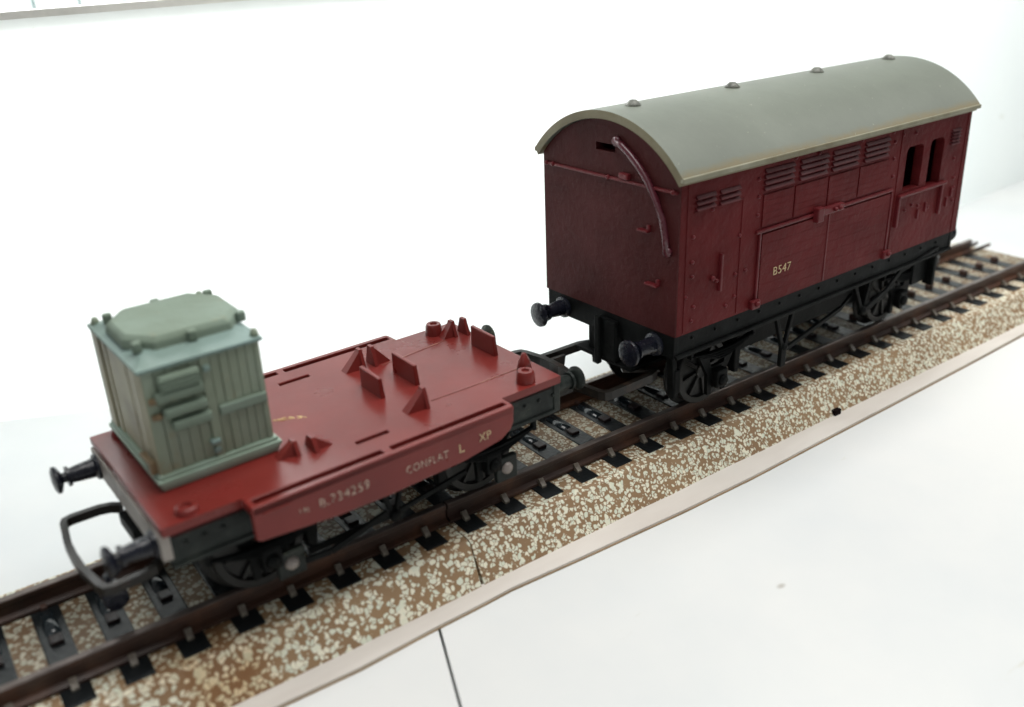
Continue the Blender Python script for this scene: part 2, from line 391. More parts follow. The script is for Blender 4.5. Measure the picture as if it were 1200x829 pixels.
# ------------------------------------------------------------------ track
XJ = 39.6
def section(label, x0, x1, j0, j1, ks, ballast):
    t = thing('track_section', ((x0+x1)/2, 0, 0), 0, label, 'model track', 'sections of model railway track')
    cx = (x0+x1)/2
    prof = [(-19.0, -9.0), (-18.6, -8.4), (-14.9, -3.45), (-14.2, -3.2), (14.2, -3.2), (14.9, -3.45), (18.6, -8.4), (19.0, -9.0)]
    b = MB(); bm = b.bm
    N = 24; rings = []
    for i in range(N+1):
        f = i/N; x = x0+(x1-x0)*f
        rg = []
        for y, z in prof:
            dx = 0
            if i == 0 and j0: dx = j0*(-3.2-z)/5.8
            if i == N and j1: dx = j1*(-3.2-z)/5.8
            rg.append(bm.verts.new((x+dx-cx, y+(random.uniform(-.12, .12) if abs(y) > 14.5 else 0), z)))
        rings.append(rg)
    for a, c in zip(rings, rings[1:]):
        for k in range(len(prof)-1): bm.faces.new((a[k], c[k], c[k+1], a[k+1]))
        bm.faces.new((a[-1], c[-1], c[0], a[0]))
    bm.faces.new(rings[0]); bm.faces.new(rings[-1][::-1])
    base_ = b.build('ballast_base', ballast, t)
    # rails
    for s in (-1, 1):
        y = s*8.6
        pr = [(y-1.15, -2.98), (y+1.15, -2.98), (y+1.1, -2.6), (y+0.32, -2.3), (y+0.3, -0.95), (y+0.55, -0.75), (y+0.55, -0.12), (y+0.42, 0.0), (y-0.42, 0.0), (y-0.55, -0.12), (y-0.55, -0.75), (y-0.3, -0.95), (y-0.32, -2.3), (y-1.1, -2.6)]
        xe = x1 if x1 < 100 else (209 if s > 0 else 214)
        b = MB(); b.plate(pr, [], x0-cx+0.1, xe-cx-0.1, 'x'); rl = b.build('rail', [RAIL, RAILTOP], t)
        for p in rl.data.polygons:
            if p.normal.z > 0.6 and p.center.z > -0.3*S: p.material_index = 1
    if x1 > 100:
        b = MB()
        b.bar((206-cx, 7.2, -2.6), (216-cx, 7.0, -2.5), 0.3, 0.9); b.bar((206-cx, 9.7, -2.6), (215-cx, 9.8, -2.5), 0.3, 0.9)
        b.build('rail_joiner', RAIL, t)
    # sleepers with clips and centre studs
    b = MB(); b.box(-1.75, 1.75, -13.2, 13.2, -3.7, -3.05, 0.3); s0 = b.build('sleeper', SLEEPER, t)
    ch = []
    for y0, y1, z1 in ((-11.0, -9.3, -2.15), (-7.9, -6.9, -2.4), (9.3, 11.0, -2.15), (6.9, 7.9, -2.4)):
        b = MB()
        if z1 > -2.3:
            sg = -1 if y0 < 0 else 1
            yi, yo = (y1, y0) if sg < 0 else (y0, y1)
            b.plate([(yi, -3.1), (yi, -2.0), (yi+sg*0.35, -1.85), (yi+sg*0.7, -2.3), (yo-sg*0.4, -2.75), (yo-sg*0.4, -3.1)], [], -0.42, 0.42, 'x')
        else: b.box(-0.4, 0.4, y0, y1, -3.1, z1, 0.15)
        ch.append(b.build('rail_clip', CHAIR if z1 > -2.3 else POST, s0))
    b = MB(); b.box(-0.8, 0.8, -1.0, 0.9, -3.2, -2.55, 0.2); b.build('centre_stud', SOCKET, s0)  # low dark block standing for the shaded hole in the sleeper
    b = MB(); b.lathe((0, 1.3, -3.75), (0, 1, 0), [(0, 0.9), (0.25, 1.2), (5.2, 1.2), (5.5, 0.9)], 20); b.build('sleeper_ridge', SLEEPER_G, s0)
    first = True
    tall = None
    for i, xr in enumerate(ks):
        xc = xr-1.7-cx
        if x1 > 100 and i == 15:                       # towards the far end the studs still stand up
            b = MB(); b.box(-1.75, 1.75, -13.2, 13.2, -3.7, -3.05, 0.3); tall = b.build('sleeper', SLEEPER, t)
            for q in [c for c in bpy.data.objects if c.parent == s0 and c.name.startswith('rail_clip')]: dup(q, tall)
            b = MB(); b.box(-0.6, 0.6, -0.8, 0.8, -3.2, -1.8, 0.25); b.build('centre_stud', POST, tall)
            s0 = tall; s0.location = (xc*S, 0, 0); continue
        if first: s0.location = (xc*S, 0, 0); first = False
        else: dup(s0, t, (xc+random.uniform(-.12, .12), random.uniform(-.15, .15), random.uniform(-0.03, 0.05)), random.uniform(-.006, .006))
    return t, cx
k0, P1, P2 = 43.84, 7.1, 6.775
tl, cl = section('track section nearer the camera, under the flat wagon, its ballast flecks larger', -62, XJ-0.06, 0, -0.85, [k0+P2*k for k in range(-15, 0)], BALLAST_L)
tr, cr = section('long track section under the horse box, running from the crack to the far end', XJ+0.1, 213.5, -0.35, 0, [k0+P1*k for k in range(0, 24)], BALLAST)
b = MB(); b.box(117.6-cr, 119.3-cr, -18.95, -18.0, -8.5, -7.35, 0.1); tag(b.build('edge_notch_shade', INT, tr), 'small black block standing for the shaded notch in the ballast edge')  # black block put where the edge has only a shaded hole

# pale flat strip along the foot of the ballast
xs = [-80, -40, -10, 8, 18, 28, 36, 42, 55, 74, 90, 108, 130, 160, 181, 220, 300]
yo = [-22.2, -22.0, -21.9, -21.8, -22.2, -21.8, -21.7, -21.5, -22.2, -23.0, -23.2, -22.9, -22.6, -22.0, -21.4, -21.8, -22]
pts = [(x, -18.2) for x in xs] + [(x, y) for x, y in reversed(list(zip(xs, yo)))]
b = MB(); b.plate(pts, [], ZT+0.01, ZT+0.25, 'z', 1); b.plate([(x, y+(0.16 if y < -20 else 0)) for x, y in pts], [], ZT+0.25, ZT+0.62, 'z', 0)
tag(b.build('edging_strip', [STRIP, STRIP_E]), 'narrow pale beige strip lying along the foot of the speckled ballast', 'edging strip')

# ------------------------------------------------------------------ shared wagon parts
def wheelset(parent, u, r=6.0, mat=WHEELM):
    b = MB(); b.lathe((u, -7.6, r), (0, 1, 0), [(0, 0.8), (15.2, 0.8)], 12); b.build('axle', BLACK, parent)
    for s in (-1, 1):
        # tread outwards, flange inwards
        y0 = s*9.3
        b = MB()
        b.lathe((u, y0, r), (0, -s, 0), [(0.45, 0), (0.1, 1.15), (0.05, 1.3), (0.55, 1.4), (0.75, 4.0), (0.7, r-1.25), (0.0, r-1.1), (0.0, r-0.15), (0.15, r), (1.9, r+0.02), (2.1, r+0.9), (2.5, r+0.95), (2.7, r+0.6), (2.7, 1.0), (3.0, 0.9), (3.0, 0)], 40)
        w = b.build('wheel', mat, parent, 35)
        b = MB()
        for k in range(8):
            a = math.pi*2*k/8+0.2
            p = Vector((u+math.cos(a)*1.0, y0-s*0.42, r+math.sin(a)*1.0)); q = Vector((u+math.cos(a)*(r-1.2), y0-s*0.42, r+math.sin(a)*(r-1.2)))
            b.bar(p, q, 0.5, 0.55)
        b.build('spokes', mat, w)

def buffer(parent, u, v, z, d, L, rh, rs, mat, housing=True):
    b = MB()
    b.lathe((u, v, z), (d, 0, 0), [(0, rs*1.55), (0.35, rs*1.5), (0.6, rs*1.12), (L*0.45, rs*0.98), (L*0.62, rs*0.86), (L*0.63, rs*1.15), (L*0.7, rs*1.18), (L*0.71, rs*0.6), (L*0.9, rs*0.55)], 20)
    o = b.build('buffer', mat, parent, 40)
    b = MB(); b.lathe((u, v, z), (d, 0, 0), [(L*0.78, rs*0.5), (L*0.86, rh*0.9), (L*0.9, rh), (L*0.96, rh*0.97), (L, rh*0.7), (L*1.03, 0)], 28)
    b.build('buffer_head', mat, o, 40)
    return o

# ------------------------------------------------------------------ horse box
BX, BY, BA = 77.199+40.03, 0.0, R(1.688)
hb = thing('horse_box_wagon', (BX, BY, 0), BA, 'maroon horse box wagon with grey arched roof at the far end of the track', 'model wagon', 'model railway wagons')
HL, HW, ZB, ZE = 40.0, 15.3, 17.9, 42.2
Ro = 21.35; Zc = 50.3-Ro
def arc(rad, w, n=28):
    a = math.asin(min(1, w/rad)); return [(rad*math.sin(-a+2*a*i/n), Zc+rad*math.cos(-a+2*a*i/n)) for i in range(n+1)]
# side wall facing the camera, with two tall windows
def win(u0, u1, z0, z1, r=1.0):
    return [(u0, z0), (u1, z0), (u1, z1-r)] + [(u1-r+r*math.cos(a), z1-r+r*math.sin(a)) for a in (R(30), R(60), R(90))] + [(u0+r-r*math.sin(a), z1-r+r*math.cos(a)) for a in (0, R(30), R(60))] + [(u0, z1-r)]
W1, W2 = (18.4, 23.9, 29.8, 37.7), (26.2, 30.9, 29.2, 37.9)
ztop = Zc+math.sqrt((Ro-1.3)**2-HW**2)
b = MB()
b.plate([(-HL, ZB), (HL+0.3, ZB), (HL-0.8, ztop), (-HL, ztop)], [win(*W1), win(*W2)], -HW, -HW+1.7, 'y')
b.build('side_wall', MAROON, hb)
b = MB(); b.plate([(-HL, ZB), (HL+0.3, ZB), (HL-0.8, ztop), (-HL, ztop)], [win(18.4, 23.9, 29.8, 37.7), win(26.2, 30.9, 29.2, 37.9)], HW-2.2, HW, 'y'); b.build('side_wall', MAROON, hb)
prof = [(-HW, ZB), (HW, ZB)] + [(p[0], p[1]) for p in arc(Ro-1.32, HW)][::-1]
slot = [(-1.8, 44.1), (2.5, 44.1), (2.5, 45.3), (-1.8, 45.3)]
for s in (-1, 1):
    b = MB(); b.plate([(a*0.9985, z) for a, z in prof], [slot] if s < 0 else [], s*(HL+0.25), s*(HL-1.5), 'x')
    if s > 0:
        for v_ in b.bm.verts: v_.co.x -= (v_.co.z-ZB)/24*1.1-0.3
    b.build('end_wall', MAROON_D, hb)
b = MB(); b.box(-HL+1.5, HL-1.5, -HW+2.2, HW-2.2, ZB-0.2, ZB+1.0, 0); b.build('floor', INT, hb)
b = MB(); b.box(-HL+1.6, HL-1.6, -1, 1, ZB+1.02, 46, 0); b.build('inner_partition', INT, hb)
# roof
b = MB()
o_ = arc(Ro, 16.45, 40); i_ = arc(Ro-1.25, 15.75, 40)
ringp = o_ + i_[::-1]
b.plate(ringp, [], -HL-1.1, HL-0.2, 'x')
rf = b.build('roof', [ROOF, ROOF_E], hb, 35)
for p in rf.data.polygons:
    if abs(p.normal.x) > 0.9: p.material_index = 1
for s in (-1, 1):
    b = MB(); b.box(-HL-1.12, HL-0.1, min(s*15.9, s*16.62), max(s*15.9, s*16.62), 41.95, 42.7, 0.18)
    b.build('eave_strip', paint('eave_paint', (0.2, 0.19, 0.125), dark=(0.13, 0.1, 0.05), light=(0.28, 0.27, 0.2), rough=0.45, nscale=10, bdist=0.1) if s < 0 else ROOF, rf)
for u in (-34.9, -11.9, 11.1, 33.9):
    b = MB(); b.lathe((u, 0, 50.1), (0, 0, 1), [(0, 1.3), (0.35, 1.25), (0.7, 0.9), (1.0, 0.55), (1.1, 0)], 12)
    b.build('ventilator', VENT, rf)
# side fittings
F = -HW
def louvres(u0, u1, z1, n, dz, parent, skew=0.0):
    b = MB()
    for k in range(n):
        z = z1-k*dz
        b.hexa([(u0, F+0.1, z-dz*0.72), (u0, F+0.1, z), (u0, F-0.55, z-dz*0.72), (u0, F-0.12, z-0.1),
                (u1, F+0.1, z-dz*0.72), (u1, F+0.1, z), (u1, F-0.55, z-dz*0.72), (u1, F-0.12, z-0.1)], 0.05)
    return b.build('louvre', LOUV, parent)
louvres(-37.0, -32.8, 39.4, 3, 0.85, hb); louvres(-31.8, -27.3, 39.3, 3, 0.85, hb)
for u0, u1 in ((-21.6, -14.4), (-12.8, -5.6), (-4.2, 3.0), (4.9, 12.0)): louvres(u0, u1, 40.7, 4, 0.92, hb)
louvres(32.9, 35.9, 38.9, 5, 0.62, hb)
# drop-down ramp doors of horizontal planks
for u0, u1 in ((-21.3, -4.1), (-3.7, 14.3)):
    b = MB(); n = 7; z0, z1 = 18.3, 30.2; h = (z1-z0)/n
    for k in range(n): b.box(u0, u1, F-0.3, F+0.2, z0+k*h+0.008, z0+(k+1)*h-0.008, 0.03)
    b.build('ramp_door', MAROON, hb)
b = MB(); b.box(-22.1, -21.6, F-0.4, F+0.1, 18.3, 31.0, 0.15); b.box(14.6, 15.0, F-0.4, F+0.1, 18.3, 30.4, 0.15); b.box(-4.08, -3.72, F-0.42, F+0.1, 18.2, 30.2, 0.08)
b.box(-22.8, 14.8, F-0.42, F+0.1, 30.5, 31.05, 0.18); b.build('door_frame', MAROON_T, hb)
b = MB(); b.box(-8.2, -0.6, F-0.95, F+0.1, 30.35, 31.6, 0.2); b.box(-8.3, -6.6, F-1.25, F+0.1, 29.5, 32.0, 0.25)
for u in (-3.4, -2.1): b.lathe((u, F-0.9, 31.0), (0, -1, 0), [(0, 0.42), (0.5, 0.36), (0.65, 0)], 10)
b.build('door_latch', MAROON_T, hb)
for u in (-22.3, 14.9):
    b = MB(); b.box(u-1.0, u+1.1, F-0.9, F+0.1, 18.0, 19.5, 0.3); b.lathe((u+0.1, F-0.85, 18.9), (0, -1, 0), [(0, 0.5), (0.4, 0.45), (0.6, 0)], 10); b.build('door_hinge', MAROON_T, hb)
# upper door leaves
ed = [(-21.5, -14.0), (-13.6, -5.1), (-4.7, 3.6), (4.0, 12.6)]
for u0, u1 in ed:
    b = MB(); n = 5; h = (36.6-31.5)/n
    for k in range(n): b.box(u0, u1, F-0.2, F+0.2, 31.5+k*h+0.008, 31.5+(k+1)*h-0.008, 0.03)
    b.build('upper_door', MAROON, hb)
b = MB(); b.box(-31.1, -30.6, F-0.55, F+0.1, 23.2, 29.3, 0.15)
b.lathe((-32.6, F, 25.7), (0, -1, 0), [(0, 0.45), (0.5, 0.4), (0.6, 0)], 8); b.lathe((-31.9, F, 25.2), (0, -1, 0), [(0, 0.35), (0.6, 0.3), (0.7, 0)], 8)
b.build('door_handle', MAROON_T, hb)
b = MB()
for u, z in [(-22.9, 39.3), (-22.6, 36.5), (-22.6, 33.6), (-37.2, 29.3), (-37.1, 27.0), (-26.7, 31.2), (-27.1, 25.0), (-24.7, 25.1), (-27.0, 21.3), (-36.5, 22.0), (-36.9, 19.8), (14.0, 39.4), (14.3, 36.4), (14.6, 33.2), (22.3, 26.5), (24.6, 25.9),
             (35.2, 33.1), (36.2, 29.2), (20.2, 25.9), (28.2, 25.0), (-38.3, 24), (16.4, 40.3), (20.5, 40.0), (-8.0, 40.9), (-37.2, 33.2), (37.1, 24.6), (-14.0, 41.2), (3.8, 41.3), (13.1, 41.2), (-29, 20.2), (-33.3, 36.6), (36.8, 27.2)]:
    b = MB(); b.lathe((u, F+0.05, z), (0, -1, 0), [(0, 0.36), (0.25, 0.3), (0.42, 0)], 8); b.build('rivet', MAROON_T, hb)
# fine joints of the wall: thin raised beads
for u0, u1, z0, z1 in ((-26.42, -26.18, 18.2, 36.7), (-38.7, -38.5, 18.2, 41.5), (16.1, 16.3, 18.2, 41.5), (38.2, 38.4, 18.2, 41.5), (-37.3, -26.1, 36.75, 36.95)):
    b = MB(); b.box(u0, u1, F-0.12, F+0.1, z0, z1, 0.05); b.build('wall_beading', MAROON, hb)
# ledge and grab strips under the windows
b = MB(); b.box(16.9, 32.9, F-0.75, F+0.1, 28.75, 29.3, 0.2); b.build('window_ledge', MAROON_T, hb)
for u, z0 in ((17.3, 23.3), (31.8, 23.0)):
    b = MB(); b.box(u-0.3, u+0.3, F-0.6, F+0.1, z0, 28.8, 0.15); b.build('grab_rail', MAROON_T, hb)
for u, z in ((24.6, 24.4), (34.6, 24.8), (36.0, 26.5), (27.2, 25.2)):
    b = MB(); b.box(u-0.22, u+0.22, F-0.35, F+0.1, z-0.9, z+0.9, 0.1); b.build('side_cleat', MAROON_T, hb)
text('running_number', 'B547', 2.05, (-18.0, F-0.34, 22.6), LETTER, hb, 1.02, 1.12)
# end fittings
E_ = -HL-0.25
b = MB(); b.tube([(E_-0.25, -2.2, 46.0), (E_-0.35, -3.6, 45.5), (E_-0.35, -5.4, 44.4), (E_-0.35, -7.3, 42.9), (E_-0.35, -9.2, 41.0), (E_-0.35, -10.9, 38.7), (E_-0.35, -12.2, 35.9), (E_-0.35, -12.95, 33.4), (E_-0.35, -13.4, 30.9)], 0.55, 12)
b.lathe((E_+0.1, -13.4, 31.2), (-1, 0, 0), [(0, 0.8), (0.7, 0.75), (0.8, 0)], 10); b.lathe((E_+0.1, -2.4, 46.0), (-1, 0, 0), [(0, 0.8), (0.7, 0.75), (0.8, 0)], 10)
b.build('curved_end_pipe', PIPE, hb)
b = MB(); b.box(E_-0.4, E_+0.1, -14.9, 14.9, 40.0, 40.45, 0.12); b.box(E_-0.8, E_+0.1, -5.3, -3.3, 40.6, 41.5, 0.2)
for v in (-14.2, 12.6, 14.2, -0.6): b.lathe((E_-0.2, v, 40.3), (-1, 0, 0), [(0, 0.42), (0.35, 0.36), (0.5, 0)], 8)
b.build('end_rail', MAROON_T, hb)
for v, z, w in ((-8.6, 33.7, 1.1), (-10.6, 25.6, 1.3)):
    b = MB(); b.box(E_-0.9, E_+0.1, v-w, v+w, z-0.35, z, 0.12); b.box(E_-0.45, E_+0.1, v-w, v-w+0.6, z-0.3, z+0.8, 0.12); b.build('lamp_iron', MAROON_T, hb)
# underframe
for s in (-1, 1):
    b = MB(); y0 = s*14.9
    b.box(-HL+0.2, HL-0.2, min(y0, y0-s*1.1), max(y0, y0-s*1.1), 14.5, 17.9, 0.1)
    b.box(-HL+0.2, HL-0.2, min(y0+s*0.55, y0-s*1.1), max(y0+s*0.55, y0-s*1.1), 14.0, 14.55, 0.12)
    for k in range(14): b.lathe((-36+k*5.4, y0, 16.6), (0, s, 0), [(0, 0.28), (0.16, 0.24), (0.24, 0)], 8)
    b.build('solebar', BLACK, hb)
b = MB(); b.box(-HL+1, HL-1, -13.7, 13.7, 15.8, 17.6, 0); b.build('underfloor', BLACK, hb)
for s in (-1, 1):
    b = MB(); x0 = s*(HL-0.9); x1 = s*(HL+0.1)
    b.box(min(x0, x1), max(x0, x1), -15.0, 15.0, 14.0, 17.85, 0.12); b.build('headstock', BLACK, hb)
    b = MB()
    b.box(min(s*(HL-0.8), s*(HL+0.9)), max(s*(HL-0.8), s*(HL+0.9)), -2.9, 1.6, 9.6, 16.8, 0.3)
    b.box(min(s*(HL+0.9), s*(HL+1.5)), max(s*(HL+0.9), s*(HL+1.5)), 0.4, 1.6, 8.6, 17.0, 0.2)
    b.box(min(s*(HL-5), s*(HL-0.8)), max(s*(HL-5), s*(HL-0.8)), -3, 5.5, 9.4, 14.0, 0.2)
    b.build('coupling_mount', BLACK, hb)
    for v in (-10.9, 10.9): buffer(hb, s*(HL+0.1), v, 15.5, s, 6.0, 2.15, 1.25, BLACK_G)
for u in (-26.5, 27.5): wheelset(hb, u, 6.0)
def axleguard(parent, u, s, ztop, r, w, mat, stud=False, v=12.2):
    y0, y1 = sorted((s*v, s*(v-0.7)))
    b = MB()
    b.plate([(u-w, ztop), (u-w*0.55, ztop), (u-1.5, r+2.2), (u+1.5, r+2.2), (u+w*0.55, ztop), (u+w, ztop), (u+2.4, r+1.0), (u+2.2, r-2.8), (u+1.3, r-2.8), (u+1.2, r+0.3), (u-1.2, r+0.3), (u-1.3, r-2.8), (u-2.2, r-2.8), (u-2.4, r+1.0)], [], y0, y1, 'y')
    g = b.build('axle_guard', mat, parent)
    b = MB(); ya, yb = sorted((s*(v-0.1), s*(v+1.3)))
    b.box(u-1.3, u+1.3, ya, yb, r-1.5, r+1.7, 0.3); b.lathe((u, s*(v+1.3), r-0.2), (0, s, 0), [(0, 1.0), (0.4, 0.9), (0.6, 0)], 14); b.build('axle_box', mat, g)
    b = MB()
    for k, L in enumerate((7.6, 6.2, 4.8, 3.2)):
        zz = ztop-1.9-k*0.45
        pts = [(u-L+2*L*i/10, s*(v+0.75), zz-0.9*(1-((i-5)/5)**2)+(0.0)) for i in range(11)]
        b.tube(pts, 0.3, 6, (0.6, 0.24))
    for q in (-1, 1): b.bar((u+q*7.6, s*(v+0.75), ztop+0.2), (u+q*7.6, s*(v+0.75), ztop-2.4), 0.9, 0.6)
    b.build('leaf_spring', mat, g)
    return g
for s in (-1, 1):
    for u in (-26.5, 27.5): axleguard(hb, u, s, 14.1, 6.0, 6.5, BLACK, v=12.4)
b = MB(); b.box(-19, 20, -8.0, 8.0, 6.0, 15.9, 0.3); b.build('shade_block', BLACK, hb)  # block added between the wheels to darken the space under the van
# brake gear on the near side
Y = -14.2
b = MB()
b.bar((-14.2, Y, 14.2), (-11.5, Y, 6.6), 0.7, 0.75); b.bar((-9.5, Y, 14.2), (-11.4, Y, 6.8), 0.7, 0.65); b.box(-12.2, -10.8, Y-0.4, Y+0.4, 3.9, 8.0, 0.15)
b.lathe((-11.5, Y, 7.6), (0, -1, 0), [(0, 0.7), (0.7, 0.6), (0.9, 0)], 10)
b.build('brake_hanger', BLACK, hb)
b = MB(); b.bar((8.4, Y, 14.2), (11.9, Y, 7.8), 0.7, 0.75); b.bar((13.5, Y, 14.2), (12.0, Y, 7.8), 0.7, 0.6); b.lathe((12, Y+0.1, 8.1), (0, -1, 0), [(0, 0.95), (0.8, 0.8), (1, 0)], 10); b.build('brake_hanger', BLACK, hb)
b = MB(); b.bar((-10.6, Y, 6.9), (5.0, Y, 10.4), 0.6, 0.75); b.bar((5, Y, 10.4), (9.5, Y+1, 11.5), 0.5, 0.6); b.build('brake_rod', BLACK, hb)
b = MB(); b.bar((11.9, Y-0.5, 8.1), (18.6, Y-0.6, 10.4), 0.5, 1.1); b.bar((18.4, Y-0.6, 10.3), (22.4, Y-0.8, 13.6), 0.5, 1.0); b.bar((22.2, Y-0.8, 13.5), (34.5, Y-0.9, 15.3), 0.5, 0.7); b.build('brake_lever', BLACK, hb)
b = MB(); b.box(29.2, 34.9, -13.9, -13.3, 8.6, 14.2, 0.2); b.box(34.3, 35.2, -15.3, -13.2, 7.7, 15.6, 0.15); b.build('lever_guide', BLACK, hb)
# brake blocks
for s in (-1, 1):
    for u in (-18.4, -33.8, 20.3, 34.9):
        b = MB(); d = 1 if u in (-18.4, 34.9) else -1
        b.bar((u+d*0.9, s*9.3, 13.8), (u-d*0.1, s*9.3, 3.4), 1.5, 1.1); b.box(u-d*0.2-0.7, u-d*0.2+0.7, s*9.3-0.9, s*9.3+0.9, 4.2, 8.6, 0.25); b.build('brake_block', BLACK, hb)

def coupling(parent, d, u0, z, L, w, mat, v0=0.0, r=(0.5, 0.75), hook=True):
    """wide loop of flat strip bent round at its corners, with a hook and its weight in the middle"""
    e = u0+d*L
    pts = [(u0-d*0.4, v0+w-1.4, z), (u0+d*0.6, v0+w-0.5, z), (u0+d*2.0, v0+w, z), (e-d*1.2, v0+w+0.1, z), (e-d*0.35, v0+w-0.15, z), (e, v0+w-1.0, z), (e+d*0.7, v0+w*0.35, z), (e+d*0.8, v0, z),
           (e+d*0.7, v0-w*0.35, z), (e, v0-w+1.0, z), (e-d*0.35, v0-w+0.15, z), (e-d*1.2, v0-w-0.1, z), (u0+d*2.0, v0-w, z), (u0+d*0.6, v0-w+0.5, z), (u0-d*0.4, v0-w+1.4, z)]
    b = MB(); b.tube(pts, 1, 10, r, square=True); o = b.build('coupling_loop', mat, parent)
    if hook:
        b = MB()
        b.plate([(u0-d*2, z-0.9), (e-d*2.2, z-1.2), (e-d*0.4, z-0.2), (e-d*0.7, z-2.6), (e-d*2.0, z-3.4), (u0-d*2, z-2.6)], [], v0-0.5, v0+0.5, 'y')
        b.build('coupling_hook', mat, o)
    return o
for d in (-1, 1):
    coupling(hb, d, d*(HL-3.5), 8.3, 12.2, 8.7, COUP, 0.0, (0.55, 0.85), hook=False)
    b = MB(); x0, x1 = sorted((d*(HL-8), d*(HL+0.5))); b.box(x0, x1, -6.2, 7.6, 8.9, 9.5, 0.15); b.build('coupling_plate', BLACK, hb)
b = MB()
b.plate([(-43.2, 8.6), (-46.8, 8.6), (-46.3, 6.6), (-44.6, 4.6), (-43.6, 6.4)], [], 6.9, 7.6, 'y'); b.build('coupling_hook', COUP, hb)
b = MB(); b.hexa([(-41, -4.8, 8.6), (-41, -4.8, 9.0), (-40.5, -3.9, 8.6), (-40.5, -3.9, 9.0), (-36.5, -8.8, 8.7), (-36.5, -8.8, 9.1), (-36, -8.0, 8.7), (-36, -8.0, 9.1)], 0.05); b.build('hook_wire', COUP, hb)

# ------------------------------------------------------------------ flat wagon
FX, FY, FA = 28.54, 0.0, R(2.16)
fw = thing('flat_wagon', (FX, FY, 0), FA, 'red flat wagon with black underframe carrying a grey-green container', 'model wagon', 'model railway wagons')
FL, FW, FZ = 29.05, 13.94, 16.33
XA, XB, WW = -19.7, 18.2, 16.75
def rect(u0, u1, v0, v1): return [(u0, v0), (u1, v0), (u1, v1), (u0, v1)]
holes = []
for s in (-1, 1):
    lo, hi = sorted((s*14.85, s*15.9))
    holes += [rect(-0.5, 17.6, lo, hi), rect(-18.9, -1.7, lo, hi)]
    lo, hi = sorted((s*10.95, s*11.75)); holes.append(rect(-3.2, 1.6, lo, hi))
outl = [(-FL, -FW), (XA, -FW), (XA, -WW), (XB-0.3, -WW), (XB, -WW+0.4), (XB+0.1, -FW), (FL, -FW), (FL, FW), (XB+0.1, FW), (XB, WW-0.4), (XB-0.3, WW), (XA, WW), (XA, FW), (-FL, FW)]
b = MB(); b.plate(outl, holes, FZ-1.15, FZ, 'z')
dk = b.build('deck', RED, fw)
bv = dk.modifiers.new('soft_edges', 'BEVEL'); bv.width = 0.14*S; bv.segments = 2; bv.limit_method = 'ANGLE'; bv.angle_limit = R(40)
b = MB(); b.box(-FL+1.2, FL-1.2, -13.2, 13.2, FZ-2.0, FZ-1.2, 0); b.box(XA+0.4, XB-0.4, -15.9, 15.9, FZ-1.9, FZ-1.18, 0); b.build('deck_underside', RED_IN, fw)
for s in (-1, 1):
    lo, hi = sorted((s*WW, s*(WW-0.85)))
    b = MB(); b.plate([(XA, FZ-0.12), (XA+0.05, 11.9), (XA+0.6, 11.6), (-9, 10.7), (-2, 10.55), (9.0, 10.9), (16.0, 11.9), (17.6, 12.9), (18.05, 13.8), (18.2, FZ-0.12)], [], lo, hi, 'y')
    sb = b.build('side_board', RED, fw)
    bv = sb.modifiers.new('soft_edges', 'BEVEL'); bv.width = 0.2*S; bv.segments = 2; bv.limit_method = 'ANGLE'; bv.angle_limit = R(40)
b = MB(); b.box(XA+1.2, XA+4.6, -WW-0.12, -WW+0.1, 14.9, 15.2, 0.04); b.build('label_clip', RED, fw)
text('wagon_number', 'B.734259', 1.75, (-11.6, -WW-0.05, 12.9), LETTER_W, fw, 0.95, 1.12)
text('tare_mark', '14t', 1.1, (-14.3, -WW-0.05, 13.1), LETTER_W, fw, 0.9, 1.1)
text('wagon_type', 'CONFLAT', 1.55, (0.6, -WW-0.05, 12.6), LETTER_W, fw, 0.86, 1.12)
text('wagon_type', 'L', 1.9, (8.7, -WW-0.05, 12.5), LETTER, fw, 1.1)
text('wagon_type', 'XP', 1.8, (12.1, -WW-0.05, 12.9), LETTER, fw, 0.9, 1.05)
# upright location plates across the deck
for u, v0, v1, h in ((5.9, -2.8, 2.9, 3.1), (11.8, -2.6, 3.8, 3.2), (26.2, -2.2, 3.9, 3.3)):
    b = MB(); b.hexa([(u-0.3, v0, FZ-0.1), (u-0.3, v0+0.25, FZ+h*0.96), (u-0.3, v1, FZ-0.1), (u-0.3, v1-0.1, FZ+h), (u+0.45, v0, FZ-0.1), (u+0.25, v0+0.25, FZ+h*0.96), (u+0.45, v1, FZ-0.1), (u+0.25, v1-0.1, FZ+h)], 0.12); b.build('location_plate', RED, fw)
# gusseted corner lugs
def lug(u, v, d, h=3.2, w=2.6, L=3.2):
    b = MB(); s = 1 if v > 0 else -1
    y0, y1 = v-w/2, v+w/2
    bm = b.bm
    # upright triangular plate
    b.plate([(y0, FZ-0.1), (y1, FZ-0.1), (y1-w*0.3, FZ+h), (y0+w*0.34, FZ+h)], [], u-0.28, u+0.28, 'x')
    # sloping gusset behind it
    a = [bm.verts.new(q) for q in ((u+d*0.2, v-0.5, FZ+h*0.95), (u+d*0.2, v+0.5, FZ+h*0.95), (u+d*0.2, v-1.0, FZ-0.1), (u+d*0.2, v+1.0, FZ-0.1), (u+d*L, v-0.8, FZ-0.1), (u+d*L, v+0.8, FZ-0.1))]
    for f in ((0, 1, 5, 4), (0, 4, 2), (1, 3, 5), (2, 4, 5, 3), (0, 2, 3, 1)): bm.faces.new([a[i] for i in f])
    return b.build('corner_lug', RED, fw)
lug(8.8, 8.6, -1, 3.0, 2.8, 3.0); lug(10.7, 8.4, 1, 3.0, 3.0, 2.8)
lug(8.9, -8.6, -1, 2.9)
lug(-10.2, -8.2, -1, 1.8, 3.2, 2.6); lug(-8.0, -8.8, 1, 1.8, 3.6, 2.6)
lug(26.0, 9.3, -1, 2.5, 2.8, 2.2); lug(27.9, 8.7, 1, 2.6, 3.0, 0.8)
